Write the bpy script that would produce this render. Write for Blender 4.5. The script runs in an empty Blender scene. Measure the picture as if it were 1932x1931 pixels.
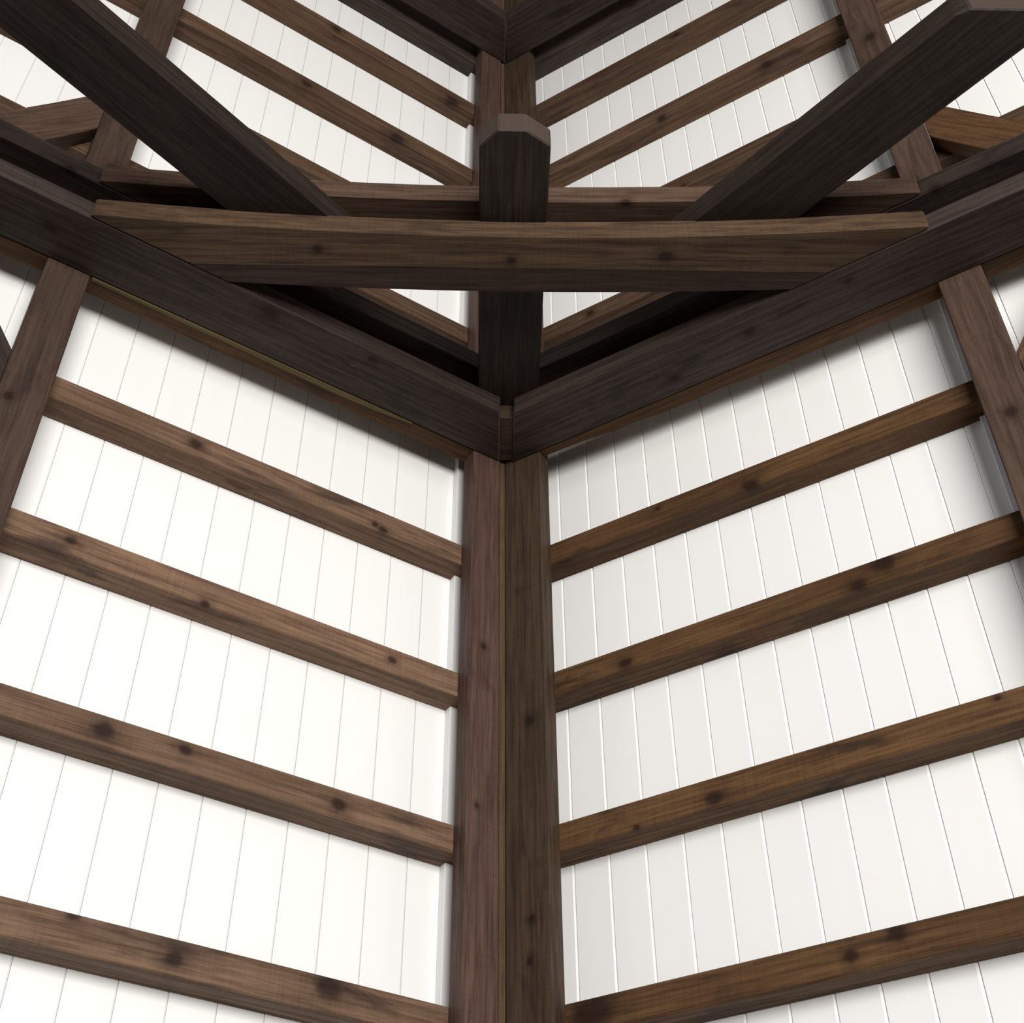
import bpy, bmesh, math, random
from mathutils import Vector, Matrix

random.seed(7)
scene = bpy.context.scene
COL = scene.collection

# ------------------------------------------------------------------ camera
PITCH, YAW, ROLL, F_PX = 0.7404, 0.0240, -0.0059, 2475.98
CAM_AT = Vector((-0.06996, -4.0, 1.6))
fwd = Vector((math.sin(YAW) * math.cos(PITCH), math.cos(YAW) * math.cos(PITCH), math.sin(PITCH)))
rgt = Vector((math.cos(YAW), -math.sin(YAW), 0.0))
upv = rgt.cross(fwd)
rgt, upv = (math.cos(ROLL) * rgt + math.sin(ROLL) * upv, -math.sin(ROLL) * rgt + math.cos(ROLL) * upv)
cam = bpy.data.cameras.new('camera')
cam.sensor_fit = 'HORIZONTAL'
cam.sensor_width = 36.0
cam.lens = 36.0 * F_PX / 1932.0
cam.clip_end = 200
cam_o = bpy.data.objects.new('camera', cam)
COL.objects.link(cam_o)
cam_o.matrix_world = Matrix((
    (rgt.x, upv.x, -fwd.x, CAM_AT.x),
    (rgt.y, upv.y, -fwd.y, CAM_AT.y),
    (rgt.z, upv.z, -fwd.z, CAM_AT.z),
    (0, 0, 0, 1)))
scene.camera = cam_o

# ------------------------------------------------------------------ light
world = bpy.data.worlds.new('overcast_sky')
scene.world = world
world.use_nodes = True
bg = world.node_tree.nodes['Background']
bg.inputs['Color'].default_value = (0.80, 0.90, 1.0, 1)
bg.inputs['Strength'].default_value = 0.32

def area_light(name, at, target, sx, sy, power, color):
    l = bpy.data.lights.new(name, 'AREA')
    l.shape = 'RECTANGLE'; l.size = sx; l.size_y = sy; l.energy = power; l.color = color
    o = bpy.data.objects.new(name, l)
    COL.objects.link(o)
    o.location = at
    d = Vector(target) - Vector(at)
    o.rotation_euler = d.to_track_quat('-Z', 'Y').to_euler()
    return o

# daylight through the tall opening on the right, behind the camera
area_light('daylight_opening', (2.3, -9.5, 4.0), (0.0, -0.3, 5.2), 5.6, 4.2, 1010, (1.0, 0.975, 0.94))

scene.view_settings.view_transform = 'Standard'
scene.view_settings.look = 'None'
scene.view_settings.gamma = 1.0
scene.view_settings.use_curve_mapping = False
scene.view_settings.exposure = 0.1

# ------------------------------------------------------------------ wall frames
HALF = math.radians(115.83 / 2)
S, Cc = math.sin(HALF), math.cos(HALF)
AWAY = {'left': Vector((-S, -Cc, 0)), 'right': Vector((S, -Cc, 0))}     # along the wall, away from the corner
INTO = {'left': Vector((Cc, -S, 0)), 'right': Vector((-Cc, -S, 0))}     # out of the wall into the room
ZUP = Vector((0, 0, 1))
WALL_LEN, WALL_TOP = 4.2, 9.4

def W(side, t, d, z):
    return AWAY[side] * t + INTO[side] * d + ZUP * z

def t_at(x, d):
    """distance along a wall where depth d reaches the corner plane |x| = x"""
    return (d * Cc + x) / S

# ------------------------------------------------------------------ materials
def srgb(r, g, b):
    f = lambda c: (c / 255) / 12.92 if c / 255 <= 0.04045 else ((c / 255 + 0.055) / 1.055) ** 2.4
    return (f(r), f(g), f(b), 1)

def wood(name, light, dark, stain, rough=0.5, blotch=0.5, spec=0.1, scuff=0.0):
    m = bpy.data.materials.new(name)
    m.use_nodes = True
    nt = m.node_tree; N = nt.nodes; L = nt.links
    bs = N['Principled BSDF']
    bs.inputs['Roughness'].default_value = rough
    bs.inputs['Specular IOR Level'].default_value = spec
    tc = N.new('ShaderNodeTexCoord'); oi = N.new('ShaderNodeObjectInfo')
    off = N.new('ShaderNodeVectorMath'); off.operation = 'MULTIPLY_ADD'
    comb = N.new('ShaderNodeCombineXYZ')
    for i in range(3): L.new(oi.outputs['Random'], comb.inputs[i])
    L.new(comb.outputs[0], off.inputs[0]); off.inputs[1].default_value = (37, 11, 23)
    L.new(tc.outputs['Object'], off.inputs[2])

    def noise(scale3, sc, detail, rough_=0.55, dist=0.0):
        mp = N.new('ShaderNodeMapping'); mp.inputs['Scale'].default_value = scale3
        L.new(off.outputs[0], mp.inputs['Vector'])
        n = N.new('ShaderNodeTexNoise'); n.inputs['Scale'].default_value = sc
        n.inputs['Detail'].default_value = detail; n.inputs['Roughness'].default_value = rough_
        n.inputs['Distortion'].default_value = dist
        L.new(mp.outputs[0], n.inputs['Vector'])
        return n.outputs['Fac']

    grain = noise((1.0, 22, 22), 3.0, 5, 0.6, 0.3)
    fine = noise((5.0, 150, 150), 2.0, 3, 0.6)
    saw = noise((90.0, 3, 3), 1.6, 2, 0.5)
    patch = noise((1.6, 5.5, 5.5), 1.5, 4, 0.6, 0.6)
    big = noise((0.8, 1.2, 1.2), 1.3, 2)

    def math_(op, a, b, clamp=False):
        n = N.new('ShaderNodeMath'); n.operation = op; n.use_clamp = clamp
        for i, v in enumerate((a, b)):
            if isinstance(v, (int, float)): n.inputs[i].default_value = v
            else: L.new(v, n.inputs[i])
        return n.outputs[0]

    def mapr(v, a, b, c, d):
        n = N.new('ShaderNodeMapRange'); n.clamp = True; n.interpolation_type = 'SMOOTHSTEP'
        L.new(v, n.inputs[0])
        for i, x in enumerate((a, b, c, d)): n.inputs[i + 1].default_value = x
        return n.outputs[0]

    def mix(fac, a, b, blend='MIX'):
        n = N.new('ShaderNodeMix'); n.data_type = 'RGBA'; n.blend_type = blend
        if isinstance(fac, (int, float)): n.inputs[0].default_value = fac
        else: L.new(fac, n.inputs[0])
        for i, v in ((6, a), (7, b)):
            if isinstance(v, tuple): n.inputs[i].default_value = v
            else: L.new(v, n.inputs[i])
        return n.outputs[2]

    g = math_('ADD', math_('MULTIPLY', grain, 0.62), math_('MULTIPLY', fine, 0.28))
    g = math_('ADD', g, math_('MULTIPLY', saw, 0.10))
    base = mix(mapr(g, 0.33, 0.66, 0, 1), dark, light)
    base = mix(math_('MULTIPLY', mapr(patch, 0.55, 0.72, 0, 1), blotch), base, stain)
    base = mix(math_('MULTIPLY', mapr(big, 0.42, 0.7, 0, 1), blotch * 0.6), base, dark)
    # knots: their places are custom properties of each timber
    mul = 1.0
    wob = noise((1, 1, 1), 28, 2)
    rad = N.new('ShaderNodeAttribute'); rad.attribute_type = 'OBJECT'; rad.attribute_name = 'knot_radius'
    rs = N.new('ShaderNodeSeparateXYZ'); L.new(rad.outputs['Vector'], rs.inputs[0])
    mask = None
    for i in range(3):
        at = N.new('ShaderNodeAttribute'); at.attribute_type = 'OBJECT'; at.attribute_name = 'knot_%d' % (i + 1)
        df = N.new('ShaderNodeVectorMath'); df.operation = 'SUBTRACT'
        L.new(tc.outputs['Object'], df.inputs[0]); L.new(at.outputs['Vector'], df.inputs[1])
        sc = N.new('ShaderNodeVectorMath'); sc.operation = 'MULTIPLY'
        L.new(df.outputs[0], sc.inputs[0]); sc.inputs[1].default_value = (0.8, 1, 1)
        ln = N.new('ShaderNodeVectorMath'); ln.operation = 'LENGTH'; L.new(sc.outputs[0], ln.inputs[0])
        r = math_('MULTIPLY', math_('ADD', rs.outputs[i], 0.00001), math_('ADD', math_('MULTIPLY', wob, 0.9), 0.55))
        q = math_('DIVIDE', ln.outputs['Value'], r)
        k = math_('ADD', math_('MULTIPLY', mapr(q, 0.35, 1.1, 1, 0), 0.6), math_('MULTIPLY', mapr(q, 0.5, 2.4, 1, 0), 0.4))
        mask = k if mask is None else math_('MAXIMUM', mask, k)
    base = mix(math_('MULTIPLY', mask, 0.86), base, srgb(34, 22, 20))
    if scuff:
        sm = math_('MULTIPLY', mapr(noise((7, 16, 16), 1.0, 4, 0.65, 0.8), 0.69, 0.78, 0, 1), scuff)
        base = mix(sm, base, srgb(150, 136, 126))
    # sawn ends coloured paler, standing in for stronger light on end faces
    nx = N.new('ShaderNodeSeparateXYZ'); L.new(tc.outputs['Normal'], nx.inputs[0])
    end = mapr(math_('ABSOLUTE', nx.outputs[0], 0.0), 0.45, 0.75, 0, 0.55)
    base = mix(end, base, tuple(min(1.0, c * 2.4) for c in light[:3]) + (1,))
    # each timber took the stain a little differently
    hs = N.new('ShaderNodeHueSaturation')
    L.new(base, hs.inputs['Color'])
    L.new(math_('ADD', math_('MULTIPLY', oi.outputs['Random'], 0.34), 0.83), hs.inputs['Value'])
    L.new(hs.outputs[0], bs.inputs['Base Color'])
    bp = N.new('ShaderNodeBump'); bp.inputs['Strength'].default_value = 0.25; bp.inputs['Distance'].default_value = 0.004
    L.new(g, bp.inputs['Height']); L.new(bp.outputs[0], bs.inputs['Normal'])
    L.new(mapr(g, 0.3, 0.7, rough + 0.1, rough - 0.08), bs.inputs['Roughness'])
    return m

def plain(name, col, rough=0.6, var=0.04, scale=6.0, stretch=(1, 1, 1), bump=0.0):
    m = bpy.data.materials.new(name)
    m.use_nodes = True
    nt = m.node_tree; N = nt.nodes; L = nt.links
    bs = N['Principled BSDF']; bs.inputs['Roughness'].default_value = rough
    bs.inputs['Specular IOR Level'].default_value = 0.35
    tc = N.new('ShaderNodeTexCoord'); mp = N.new('ShaderNodeMapping'); mp.inputs['Scale'].default_value = stretch
    n = N.new('ShaderNodeTexNoise'); n.inputs['Scale'].default_value = scale; n.inputs['Detail'].default_value = 5
    L.new(tc.outputs['Object'], mp.inputs['Vector']); L.new(mp.outputs[0], n.inputs['Vector'])
    rp = N.new('ShaderNodeValToRGB')
    rp.color_ramp.elements[0].position = 0.3; rp.color_ramp.elements[1].position = 0.7
    rp.color_ramp.elements[0].color = tuple(c * (1 - var) for c in col[:3]) + (1,)
    rp.color_ramp.elements[1].color = tuple(min(1, c * (1 + var)) for c in col[:3]) + (1,)
    L.new(n.outputs['Fac'], rp.inputs[0]); L.new(rp.outputs[0], bs.inputs['Base Color'])
    if bump:
        bp = N.new('ShaderNodeBump'); bp.inputs['Strength'].default_value = bump; bp.inputs['Distance'].default_value = 0.003
        L.new(n.outputs['Fac'], bp.inputs['Height']); L.new(bp.outputs[0], bs.inputs['Normal'])
    return m

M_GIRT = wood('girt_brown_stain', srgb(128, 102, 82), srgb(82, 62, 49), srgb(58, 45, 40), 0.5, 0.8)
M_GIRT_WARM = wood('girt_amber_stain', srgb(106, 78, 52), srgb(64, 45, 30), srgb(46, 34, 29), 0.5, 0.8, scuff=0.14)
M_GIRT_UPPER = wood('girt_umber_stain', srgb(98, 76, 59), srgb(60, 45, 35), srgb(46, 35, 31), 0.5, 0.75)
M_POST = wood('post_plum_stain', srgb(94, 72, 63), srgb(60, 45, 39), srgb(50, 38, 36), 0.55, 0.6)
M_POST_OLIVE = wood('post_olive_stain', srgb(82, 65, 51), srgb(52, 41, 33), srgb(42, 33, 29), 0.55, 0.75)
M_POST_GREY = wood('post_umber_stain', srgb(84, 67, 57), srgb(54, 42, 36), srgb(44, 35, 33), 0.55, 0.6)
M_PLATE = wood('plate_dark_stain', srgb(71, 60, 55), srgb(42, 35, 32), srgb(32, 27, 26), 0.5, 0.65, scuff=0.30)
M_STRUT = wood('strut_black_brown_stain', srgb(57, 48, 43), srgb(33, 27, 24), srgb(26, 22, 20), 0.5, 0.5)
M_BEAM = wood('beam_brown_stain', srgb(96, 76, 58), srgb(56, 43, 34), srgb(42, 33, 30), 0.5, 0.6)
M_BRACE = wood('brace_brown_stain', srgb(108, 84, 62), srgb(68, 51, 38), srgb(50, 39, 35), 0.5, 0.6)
M_BEAM_SHADE = wood('beam_underside_shade', srgb(72, 56, 48), srgb(45, 34, 29), srgb(35, 27, 25), 0.5, 0.5)  # darker beam tone, painting underside shade into the back planks
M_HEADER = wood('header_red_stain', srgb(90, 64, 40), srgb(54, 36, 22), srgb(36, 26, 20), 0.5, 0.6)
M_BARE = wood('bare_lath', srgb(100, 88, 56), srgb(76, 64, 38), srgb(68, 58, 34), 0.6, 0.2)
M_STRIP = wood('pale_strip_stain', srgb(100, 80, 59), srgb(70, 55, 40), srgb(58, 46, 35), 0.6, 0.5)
M_WHITE = plain('white_board_paint', (0.84, 0.835, 0.82), 0.45, 0.018, 3.0, (2, 2, 0.4), 0.05)
M_GROOVE = plain('white_backing_paint', (0.74, 0.735, 0.72), 0.6, 0.03)
M_FLOOR = plain('floor_dark_boards', (0.075, 0.06, 0.05), 0.8, 0.12, 2.0)
M_CEIL = plain('roof_underside_wood', (0.10, 0.075, 0.058), 0.7, 0.2, 3.0, (1, 12, 12))

# ------------------------------------------------------------------ builders
def mesh_from(bm, name):
    me = bpy.data.meshes.new(name)
    bmesh.ops.recalc_face_normals(bm, faces=bm.faces)
    bm.to_mesh(me); bm.free()
    return me

def prism(name, loop_a, loop_b, ax, ay, origin, mat, bevel=0.004, parent=None, segs=1):
    """solid between two matching world-space loops; local x (the grain) runs along ax"""
    ax = ax.normalized(); az = ax.cross(ay).normalized(); ay = az.cross(ax)
    mw = Matrix((
        (ax.x, ay.x, az.x, origin.x), (ax.y, ay.y, az.y, origin.y),
        (ax.z, ay.z, az.z, origin.z), (0, 0, 0, 1)))
    inv = mw.inverted()
    bm = bmesh.new()
    va = [bm.verts.new(inv @ p) for p in loop_a]
    vb = [bm.verts.new(inv @ p) for p in loop_b]
    n = len(va)
    bm.faces.new(va[::-1]); bm.faces.new(vb)
    for i in range(n):
        bm.faces.new((va[i], va[(i + 1) % n], vb[(i + 1) % n], vb[i]))
    bmesh.ops.recalc_face_normals(bm, faces=bm.faces)
    if bevel:
        bmesh.ops.bevel(bm, geom=list(bm.edges), offset=bevel, segments=segs, affect='EDGES', profile=0.5, clamp_overlap=True)
    me = mesh_from(bm, name)
    me.materials.append(mat)
    o = bpy.data.objects.new(name, me)
    COL.objects.link(o)
    if parent is not None:
        o.parent = parent
        o.matrix_parent_inverse = parent.matrix_world.inverted()
    o.matrix_world = mw
    return o

def tag(o, label=None, cat=None, group=None, kind=None):
    if label: o['label'] = label
    if cat: o['category'] = cat
    if group: o['group'] = group
    if kind: o['kind'] = kind
    return o

def empty(name, at):
    o = bpy.data.objects.new(name, None)
    COL.objects.link(o)
    o.location = at
    o.matrix_world = Matrix.Translation(at)
    return o

def knots(o, pts):
    """pts: list of (world point, radius)"""
    inv = o.matrix_world.inverted()
    rr = [0.0, 0.0, 0.0]
    for i, (p, r) in enumerate(pts[:3]):
        o['knot_%d' % (i + 1)] = [float(v) for v in (inv @ p)]
        rr[i] = r
    o['knot_radius'] = rr
    return o

def wall_box(name, side, t0, t1, d0, d1, z0, z1, mat, grain='t', bevel=0.004, parent=None, t0b=None, t1b=None):
    """box in wall coordinates; t0b / t1b give other ends at its top"""
    t0b = t0 if t0b is None else t0b; t1b = t1 if t1b is None else t1b
    lo = [W(side, t0, d0, z0), W(side, t1, d0, z0), W(side, t1, d1, z0), W(side, t0, d1, z0)]
    hi = [W(side, t0b, d0, z1), W(side, t1b, d0, z1), W(side, t1b, d1, z1), W(side, t0b, d1, z1)]
    if grain == 't':
        ax, ay = AWAY[side], INTO[side]
    else:
        ax, ay = ZUP, INTO[side]
    return prism(name, lo, hi, ax, ay, W(side, t0, d0, z0), mat, bevel, parent)

def plan_plate(name, pts, z0, z1, ax, mat, bevel=0.004, parent=None, origin=None):
    """flat timber from a plan outline [(x, y)] between two heights"""
    lo = [Vector((x, y, z0)) for x, y in pts]
    hi = [Vector((x, y, z1)) for x, y in pts]
    o = lo[0] if origin is None else origin
    return prism(name, lo, hi, ax, ZUP.cross(ax), o, mat, bevel, parent)

# ------------------------------------------------------------------ setting
def slab(name, x0, x1, y0, y1, z0, z1, mat):
    bm = bmesh.new()
    bmesh.ops.create_cube(bm, size=1)
    for v in bm.verts:
        v.co = Vector(((x0 + x1) / 2 + v.co.x * (x1 - x0), (y0 + y1) / 2 + v.co.y * (y1 - y0), (z0 + z1) / 2 + v.co.z * (z1 - z0)))
    me = mesh_from(bm, name); me.materials.append(mat)
    o = bpy.data.objects.new(name, me); COL.objects.link(o)
    return tag(o, kind='structure')

slab('floor', -45, 45, -45, 20, -0.1, 0.0, M_FLOOR)
slab('ceiling', -7, 7, -7.5, 0.6, WALL_TOP, WALL_TOP + 0.1, M_CEIL)

PITCHES = {'left': (0.1385, 1.340), 'right': (0.1290, 1.288)}     # board width, one joint

def board_mesh(name, w, bev, dep):
    """tongue-and-groove board: flat face, long bevel on one edge, square step on the other"""
    th = 0.018
    prof = [(0.0005, 0), (w - bev, 0), (w - 0.0004, dep), (w - 0.0004, th), (0.0005, th)]
    bm = bmesh.new()
    lo = [bm.verts.new((x, y, 0)) for x, y in prof]
    hi = [bm.verts.new((x, y, WALL_TOP)) for x, y in prof]
    n = len(prof)
    bm.faces.new(lo[::-1]); bm.faces.new(hi)
    for i in range(n):
        bm.faces.new((lo[i], lo[(i + 1) % n], hi[(i + 1) % n], hi[i]))
    me = mesh_from(bm, name); me.materials.append(M_WHITE)
    return me

for side in ('left', 'right'):
    w, t_ref = PITCHES[side]
    back = wall_box('wall_' + side, side, 0.0 if side == 'left' else 0.0, WALL_LEN, -0.045, -0.0185, 0, WALL_TOP, M_GROOVE, bevel=0)
    tag(back, label='white boarded wall on the %s of the corner' % side, kind='structure')
    me = board_mesh('board', w, *((0.0045, 0.0026) if side == 'left' else (0.0095, 0.0055)))
    # local frame: x to the viewer's right, y away from the room
    ex = -AWAY['left'] if side == 'left' else AWAY['right']
    ey = -INTO[side]
    k0 = math.ceil((0.02 - t_ref) / w)
    k = k0
    while t_ref + k * w < WALL_LEN - w:
        t = t_ref + k * w
        t_org = t + w if side == 'left' else t
        b = bpy.data.objects.new('board', me)
        COL.objects.link(b)
        p = AWAY[side] * t_org
        mw = Matrix(((ex.x, ey.x, 0, p.x), (ex.y, ey.y, 0, p.y), (0, 0, 1, 0), (0, 0, 0, 1)))
        b.parent = back
        b.matrix_parent_inverse = back.matrix_world.inverted()
        b.matrix_world = mw
        k += 1

# unseen dark panels added low on the walls to cut bounced light
for n, side in ((1, 'left'), (2, 'right')):
    o = wall_box('bounce_blocker_' + side, side, 0.2, WALL_LEN - 0.1, 0.0005, 0.05, 0.0, 2.2, M_FLOOR, 't', 0.003)
    tag(o, 'added dark panel cutting bounced light at the foot of the %s wall' % side, kind='structure')

# white battens behind the posts
t1 = wall_box('trim_1', 'left', 0.03, 0.254, 0.0005, 0.034, 0, WALL_TOP, M_WHITE, 'z', 0.003)
tag(t1, 'white batten on the left wall beside the corner post', kind='structure')
t2 = wall_box('trim_2', 'right', 1.862, 2.03, 0.0005, 0.022, 0, WALL_TOP, M_WHITE, 'z', 0.003)
tag(t2, 'white batten on the right wall behind the intermediate post', kind='structure')

# ------------------------------------------------------------------ posts
PD0, PD1 = 0.101, 0.176          # post layer, in front of the girts
corner = empty('corner_post', Vector((0, -0.18, 0)))
tag(corner, 'dark stained double post standing in the corner where both walls meet', 'post')
def post_half(side, xin, tout, lab):
    lo = []
    for t, d in ((t_at(xin, PD0), PD0), (tout, PD0), (tout, PD1), (t_at(xin, PD1), PD1)):
        lo.append((t, d))
    a = [W(side, t, d, 0) for t, d in lo]; b = [W(side, t, d, WALL_TOP - 0.02) for t, d in lo]
    o = prism('post_half', a, b, ZUP, INTO[side], W(side, tout, PD1, 0), M_POST if side == 'left' else M_POST_OLIVE, 0.004, corner)
    o['label'] = lab
    return o
pl = post_half('left', 0.0275, 0.2665, 'post half with its face parallel to the left wall')
pr = post_half('right', -0.0065, 0.262, 'post half with its face parallel to the right wall')
knots(pl, [(W('left', 0.209, PD1, 4.373), 0.014), (W('left', 0.227, PD1, 3.735), 0.012)])
knots(pr, [(W('right', 0.195, PD1, 3.361), 0.016), (W('right', 0.187, PD1, 3.231), 0.014), (W('right', 0.2, PD1, 4.068), 0.022)])
yc = -PD1 / S
fil = prism('filler_strip',
            [Vector((x, y, 0)) for x, y in ((-0.0268, -0.11), (-0.0268, yc - 0.004), (-0.0068, yc + 0.006), (-0.0068, -0.11))],
            [Vector((x, y, WALL_TOP - 0.03)) for x, y in ((-0.0268, -0.11), (-0.0268, yc - 0.004), (-0.0068, yc + 0.006), (-0.0068, -0.11))],
            ZUP, Vector((0, -1, 0)), Vector((-0.0268, yc, 0)), M_STRIP, 0.001, corner)
fil['label'] = 'thin paler strip closing the joint between the post halves'

mid = {}
for side, ta, tb in (('left', 1.850, 2.001), ('right', 1.889, 2.043)):
    o = wall_box('wall_post', side, ta, tb, PD0, PD1, 0, WALL_TOP - 0.02, M_POST_GREY, 'z')
    other = 'right' if side == 'left' else 'left'
    tag(o, 'dark wooden intermediate post near the %s edge, in front of the girts' % side, 'post', 'intermediate posts')
    mid[side] = o
knots(mid['left'], [(W('left', 1.966, PD1, 4.634), 0.02), (W('left', 1.90, PD1, 5.95), 0.03)])
knots(mid['right'], [(W('right', 1.965, PD1, 4.615), 0.026), (W('right', 1.97, PD1, 7.0), 0.03), (W('right', 1.93, PD1, 6.8), 0.02)])

# ------------------------------------------------------------------ girts
GIRT_D = 0.1
GZ = [3.009, 3.594, 4.188, 4.780, 6.066, 6.682, 7.322, 7.952, 8.498]
PLACE = ['bottommost of the four girts below the plates', 'third girt down below the plates', 'second girt down below the plates',
         'topmost of the four girts below the plates', 'girt just above the upper ring plates', 'second girt up above the ring plates',
         'third girt up above the ring plates', 'fourth girt up above the ring plates', 'girt tight under the topmost plates']
KN = {
    ('right', 3): [(1.074, 4.798, .034), (0.71, 4.856, .012)],
    ('right', 2): [(0.534, 4.226, .026), (1.451, 4.27, .04), (1.36, 4.22, .03)],
    ('right', 1): [(0.528, 3.608, .012), (0.797, 3.630, .032), (1.664, 3.683, .012)],
    ('right', 0): [(1.118, 3.062, .022), (0.345, 3.07, .07), (1.25, 3.098, .03)],
    ('left', 3): [(1.339, 4.829, .026), (0.634, 4.80, .014), (0.60, 4.79, .02)],
    ('left', 2): [(1.648, 4.24, .02), (0.526, 4.235, .018), (1.2, 4.188, .02)],
    ('left', 1): [(1.417, 3.641, .034), (0.671, 3.635, .028), (1.174, 3.66, .022)],
    ('left', 0): [(0.651, 3.075, .045), (1.1, 3.05, .03), (1.38, 3.10, .02)],
    ('right', 6): [(1.5, 7.33, .03), (0.95, 7.33, .025)],
    ('left', 6): [(1.2, 7.36, .03), (0.7, 7.33, .04)],
    ('left', 7): [(0.4, 7.96, .04), (1.1, 8.0, .03)],
    ('right', 5): [(1.0, 6.70, .02)],
}
DZ = {'left': -0.004, 'right': 0.006}
for side in ('left', 'right'):
    for i, z in enumerate(GZ):
        z0 = z + DZ[side]
        top = 0.1
        mat = M_GIRT if side == 'left' else M_GIRT_WARM
        if i >= 4: mat = M_GIRT_UPPER if i != 8 else M_PLATE
        if i == 8: top = 0.24
        a = 0.145 if side == 'left' else 0.150
        o = wall_box('wall_girt', side, a, WALL_LEN - 0.1, 0.0005 if side == 'right' else 0.0005, GIRT_D, z0, z0 + top, mat, 't')
        tag(o, 'brown horizontal timber on the %s wall, %s' % (side, PLACE[i]), 'timber', 'horizontal girts on the %s wall' % side)
        knots(o, [(W(side, t, GIRT_D, zz), r) for t, zz, r in KN.get((side, i), [])] or [(W(side, random.uniform(.4, 1.7), GIRT_D, z0 + .05), .02)])

# ------------------------------------------------------------------ headers between the posts, under the plates
for side in ('left', 'right'):
    if side == 'left':
        backs = [(0.2668, 0.098), (1.0, 0.097), (1.8498, 0.098)]
    else:
        backs = [(0.2623, 0.140), (0.45, 0.132), (0.60, 0.116), (0.68, 0.120), (0.78, 0.108), (0.92, 0.105), (1.02, 0.108), (1.14, 0.099), (1.5, 0.101), (1.8888, 0.099)]
    loop = [(t, d) for t, d in backs] + [(backs[-1][0], PD1 - 0.001), (backs[0][0], PD1 - 0.001)]
    a = [W(side, t, d, 5.3205) for t, d in loop]; b = [W(side, t, d, 5.46) for t, d in loop]
    o = prism('wall_header', a, b, AWAY[side], INTO[side], W(side, backs[0][0], PD1, 5.3205), M_HEADER, 0.002)
    tag(o, 'reddish brown header timber above the %s wall boards, behind the lower plate' % side, 'timber', 'headers behind the lower plates')
    # beyond the intermediate post
    tt = 2.0012 if side == 'left' else 2.0432
    o = wall_box('wall_header', side, tt, WALL_LEN - 0.1, 0.099, PD1 - 0.001, 5.3205, 5.46, M_HEADER, 't', 0.002)
    tag(o, 'reddish brown header timber past the %s intermediate post, under the lower plate' % side, 'timber', 'headers behind the lower plates')
lath_pts = [(0.55, .1755), (0.9, .1755), (1.3, .1755), (1.842, .1755)]
lath_in = [(1.842, .163), (1.3, .158), (0.9, .153), (0.7, .158), (0.55, .173)]
lp = lath_pts + lath_in
o = prism('shim_lath', [W('left', t, d, 5.3135) for t, d in lp], [W('left', t, d, 5.3203) for t, d in lp], AWAY['left'], INTO['left'], W('left', .55, .17, 5.3135), M_BARE, 0)
tag(o, 'thin pale yellowish lath along the underside of the left header', 'lath')

# ------------------------------------------------------------------ horizontal ring frames
RD0, RD1 = 0.1765, 0.415
Z1A, Z1B = 5.318, 5.401          # lower ring
ZMA, ZMB = 5.4015, 5.5085        # dragon beam and struts between the rings
Z2A, Z2B = 5.509, 5.598          # upper ring
def ring_plate(side, z0, z1, xin, label, kn=(), d0=RD0, d1=RD1):
    loop = [(t_at(xin, d0), d0), (WALL_LEN - 0.1, d0), (WALL_LEN - 0.1, d1), (t_at(xin, d1), d1)]
    o = prism('ring_plate', [W(side, t, d, z0) for t, d in loop], [W(side, t, d, z1) for t, d in loop], AWAY[side], INTO[side], W(side, t_at(xin, d1), d1, z0), M_PLATE, 0.005)
    tag(o, label, 'beam', 'flat plates running round the walls')
    knots(o, [(W(side, t, d, z0), r) for t, d, r in kn] or [(W(side, 1.1, d1, z0 + .03), .02)])
    return o
ring_plate('left', Z1A, Z1B, 0.0289, 'wide dark plate along the left wall, lower of the two at the tie beams', [(1.252, .372, .035), (.836, .376, .018), (2.037, .303, .025)])
ring_plate('right', Z1A, Z1B, 0.0222, 'wide dark plate along the right wall, lower of the two at the tie beams', [(1.234, .316, .024), (1.622, .349, .016), (.9, .25, .02)])
ring_plate('left', Z2A, Z2B, 0.03, 'dark plate along the left wall, upper of the two at the tie beams', [(2.05, .415, .02)])
ring_plate('right', Z2A, Z2B, 0.03, 'dark plate along the right wall, upper of the two at the tie beams', [(2.0, .415, .02)])
ring_plate('left', 8.512, 8.595, 0.003, 'dark purple brown plate at the very top of the left wall', d1=0.41)
ring_plate('right', 8.512, 8.595, 0.003, 'dark purple brown plate at the very top of the right wall', d1=0.41)
core = prism('corner_block',
             [Vector((x, y, 5.326)) for x, y in ((-0.0275, -0.229), (-0.0275, -0.465), (0.0208, -0.465), (0.0208, -0.229))],
             [Vector((x, y, 5.398)) for x, y in ((-0.0275, -0.229), (-0.0275, -0.465), (0.0208, -0.465), (0.0208, -0.229))],
             Vector((1, 0, 0)), Vector((0, -1, 0)), Vector((0, -0.229, 5.326)), M_POST_OLIVE, 0.002)
tag(core, 'small dark block filling the slot between the two lower plates in the corner', 'block')

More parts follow.
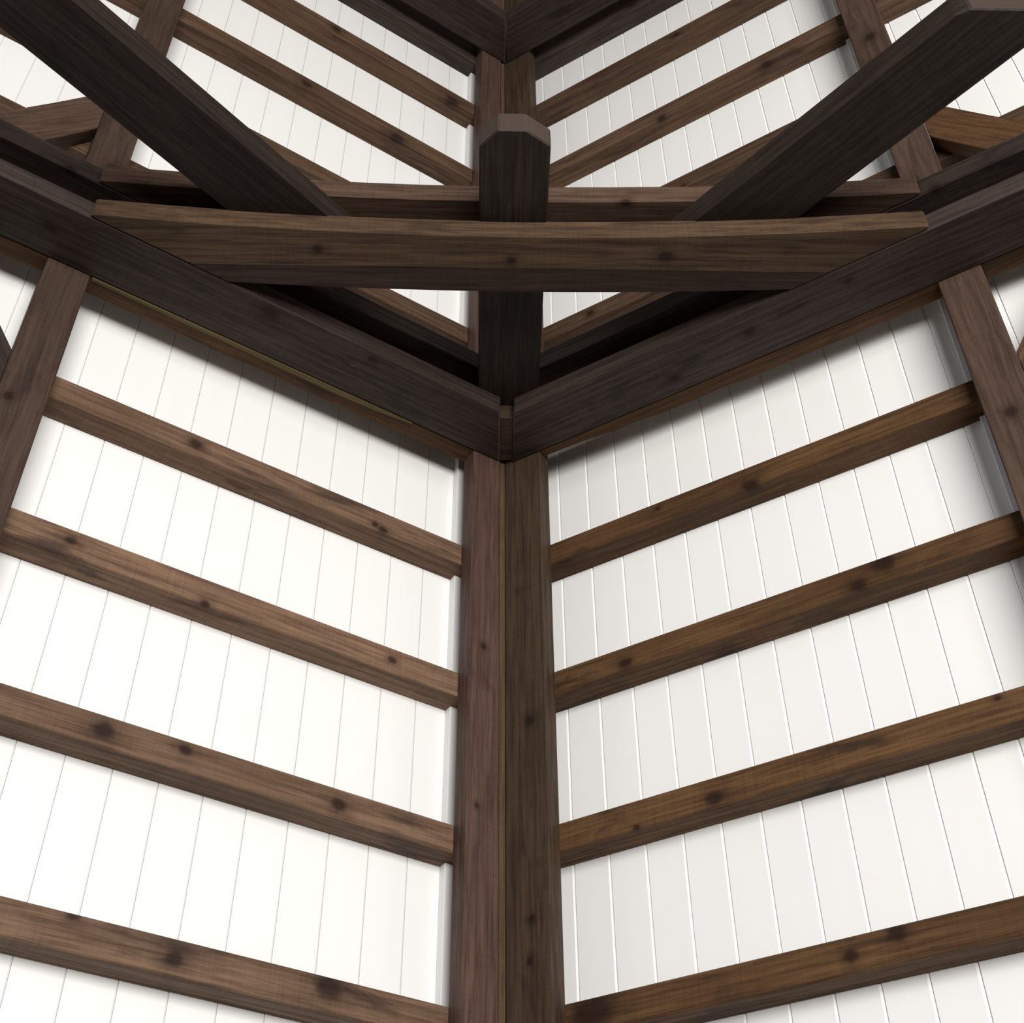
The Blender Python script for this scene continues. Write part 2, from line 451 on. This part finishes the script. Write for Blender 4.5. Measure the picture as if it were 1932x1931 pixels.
# tie beams across the corner: front edge slightly bowed, ends cut to the plates and rounded
def tie_beam(label, z0, z1, y_front, bow, y_seam, y_back, bow_back, mats, kn=()):
    root = empty('tie_beam', Vector((0, y_front, z0)))
    tag(root, label, 'beam', 'tie beams across the corner')
    dep = RD1 + 0.003
    def x_end(y):            # where a line at y meets the plate's front
        return (-y * S - dep) / Cc
    nose = 0.035
    def tip(curve):
        # last x where the curve is still inside the plates
        x = 1.0
        for _ in range(60):
            x = x_end(curve(x))
        return x
    front = lambda x: y_front - bow * x * x
    back = lambda x: y_back - bow_back * x * x
    seam = lambda x: y_seam
    xf = tip(front); xs = tip(seam); xb = tip(back)
    n = 16
    def arc(curve, x0, x1):
        return [(x0 + (x1 - x0) * i / n, curve(x0 + (x1 - x0) * i / n)) for i in range(n + 1)]
    xe = xf - nose
    # rounded nose at each acute end
    nx = []
    for s in (1, -1):
        p0 = Vector((s * xe, front(xe))); ctrl = Vector((s * (xf - 0.002), front(xf)))
        yy = front(xf) + 0.03; p1 = Vector((s * x_end(yy), yy))
        nx.append([tuple((1 - u) ** 2 * p0 + 2 * u * (1 - u) * ctrl + u * u * p1) for u in (0.25, 0.5, 0.75, 1.0)])
    out = arc(front, -xe, xe) + nx[0] + [(xs, y_seam - 0.0001), (-xs, y_seam - 0.0001)] + nx[1][::-1]
    a = plan_plate('front_plank', out, z0, z1, Vector((1, 0, 0)), mats[0], 0.0025, root, Vector((0, y_front, z0)))
    out2 = [(-xs, y_seam + 0.0001), (xs, y_seam + 0.0001)] + arc(back, xb, -xb)
    b = plan_plate('back_plank', out2, z0, z1, Vector((1, 0, 0)), mats[1], 0.0006, root, Vector((0, y_back, z0)))
    knots(a, [(Vector((x, y, z0)), r) for x, y, r in kn])
    return root
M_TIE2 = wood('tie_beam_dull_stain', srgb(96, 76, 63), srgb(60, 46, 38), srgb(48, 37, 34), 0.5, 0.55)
tie_beam('long brown tie beam across the corner, the lower and nearer one', Z1A, Z1A + 0.09, -1.325, 0.034, -1.189, -1.089, 0.028, (M_BEAM, M_BEAM_SHADE),
         [(0.0, -1.224, .018), (.533, -1.25, .03), (-.667, -1.262, .02)])
tie_beam('long brown tie beam across the corner, the upper and farther one', Z2A, Z2A + 0.092, -1.337, 0.031, -1.2, -1.103, 0.028, (M_TIE2, M_BEAM_SHADE), [(.4, -1.34, .02)])

# dragon beam: flat timber out of the corner with a clipped end
dr = plan_plate('dragon_beam', [(-0.1165, -0.42), (-0.1135, -1.622), (-0.051, -1.684), (0.038, -1.684), (0.1225, -1.627), (0.1185, -0.42)],
                ZMA, ZMB - 0.003, Vector((0, -1, 0)), M_STRUT, 0.005, None, Vector((0, -0.42, ZMA)))
tag(dr, 'short dark beam with clipped end pointing out of the corner between the tie beams', 'beam')

def strut(sgn, x_in, x_out, y0, label):
    d = Vector((sgn * 0.679, -0.734, 0))
    ys, ye = -1.105, -2.122
    at = lambda x, y: Vector((sgn * x, y0, 0)) + d * ((y - y0) / d.y)
    a, b = at(x_in, ye + 0.02), at(x_in, ye)
    loop = [at(x_in, ys), at(x_out, ys), at(x_out, ye), Vector((b.x + sgn * 0.022, ye, 0)), a]
    o = plan_plate('diagonal_strut', [(v.x, v.y) for v in loop], ZMA, ZMB - 0.001, d, M_STRUT, 0.005, None, Vector((loop[0].x, loop[0].y, ZMA)))
    return tag(o, label, 'beam', 'diagonal struts held between the tie beams')
strut(-1, 0.650, 0.984, -1.362, 'thick dark diagonal strut reaching from the tie beams to the upper left')
strut(1, 0.650, 0.992, -1.362, 'thick dark diagonal strut reaching from the tie beams to the upper right')

# ------------------------------------------------------------------ braces
def brace(side, top, bot, mat, label):
    loop = top + bot[::-1]
    a = [W(side, t, PD0 + 0.002, z) for t, z in loop]; b = [W(side, t, PD1 - 0.003, z) for t, z in loop]
    t0, z0 = top[0]; t1_, z1_ = top[-1]
    ax = (W(side, t1_, 0, z1_) - W(side, t0, 0, z0))
    o = prism('knee_brace', a, b, ax, INTO[side], W(side, t0, PD1, z0), mat, 0.003)
    return tag(o, label, 'brace', 'curved knee braces')
brace('left', [(2.0018, 6.397), (2.088, 6.302), (2.18, 6.172), (2.261, 6.062), (2.40, 5.885), (2.58, 5.68)], [(2.0018, 6.15), (2.06, 6.066), (2.118, 5.984), (2.22, 5.85), (2.32, 5.73), (2.42, 5.62)], M_TIE2,
      'weathered brown brace sloping down left from the left post above the plates')
brace('right', [(2.0438, 6.397), (2.142, 6.281), (2.217, 6.178), (2.282, 6.09), (2.42, 5.915), (2.60, 5.70)], [(2.0438, 6.148), (2.107, 6.056), (2.171, 5.965), (2.27, 5.84), (2.36, 5.73), (2.46, 5.62)], M_GIRT_WARM,
      'amber brown brace sloping down right from the right post above the plates')
brace('left', [(2.0018, 4.832), (2.064, 4.92), (2.17, 5.07), (2.37, 5.31)], [(2.0018, 4.568), (2.12, 4.75), (2.30, 4.98), (2.58, 5.31)], M_PLATE,
      'dark brace rising left from the left post below the plates')
brace('right', [(2.0438, 4.858), (2.085, 4.917), (2.20, 5.075), (2.39, 5.31)], [(2.0438, 4.598), (2.15, 4.76), (2.32, 4.98), (2.60, 5.31)], M_BRACE,
      'brown brace rising right from the right post below the plates')
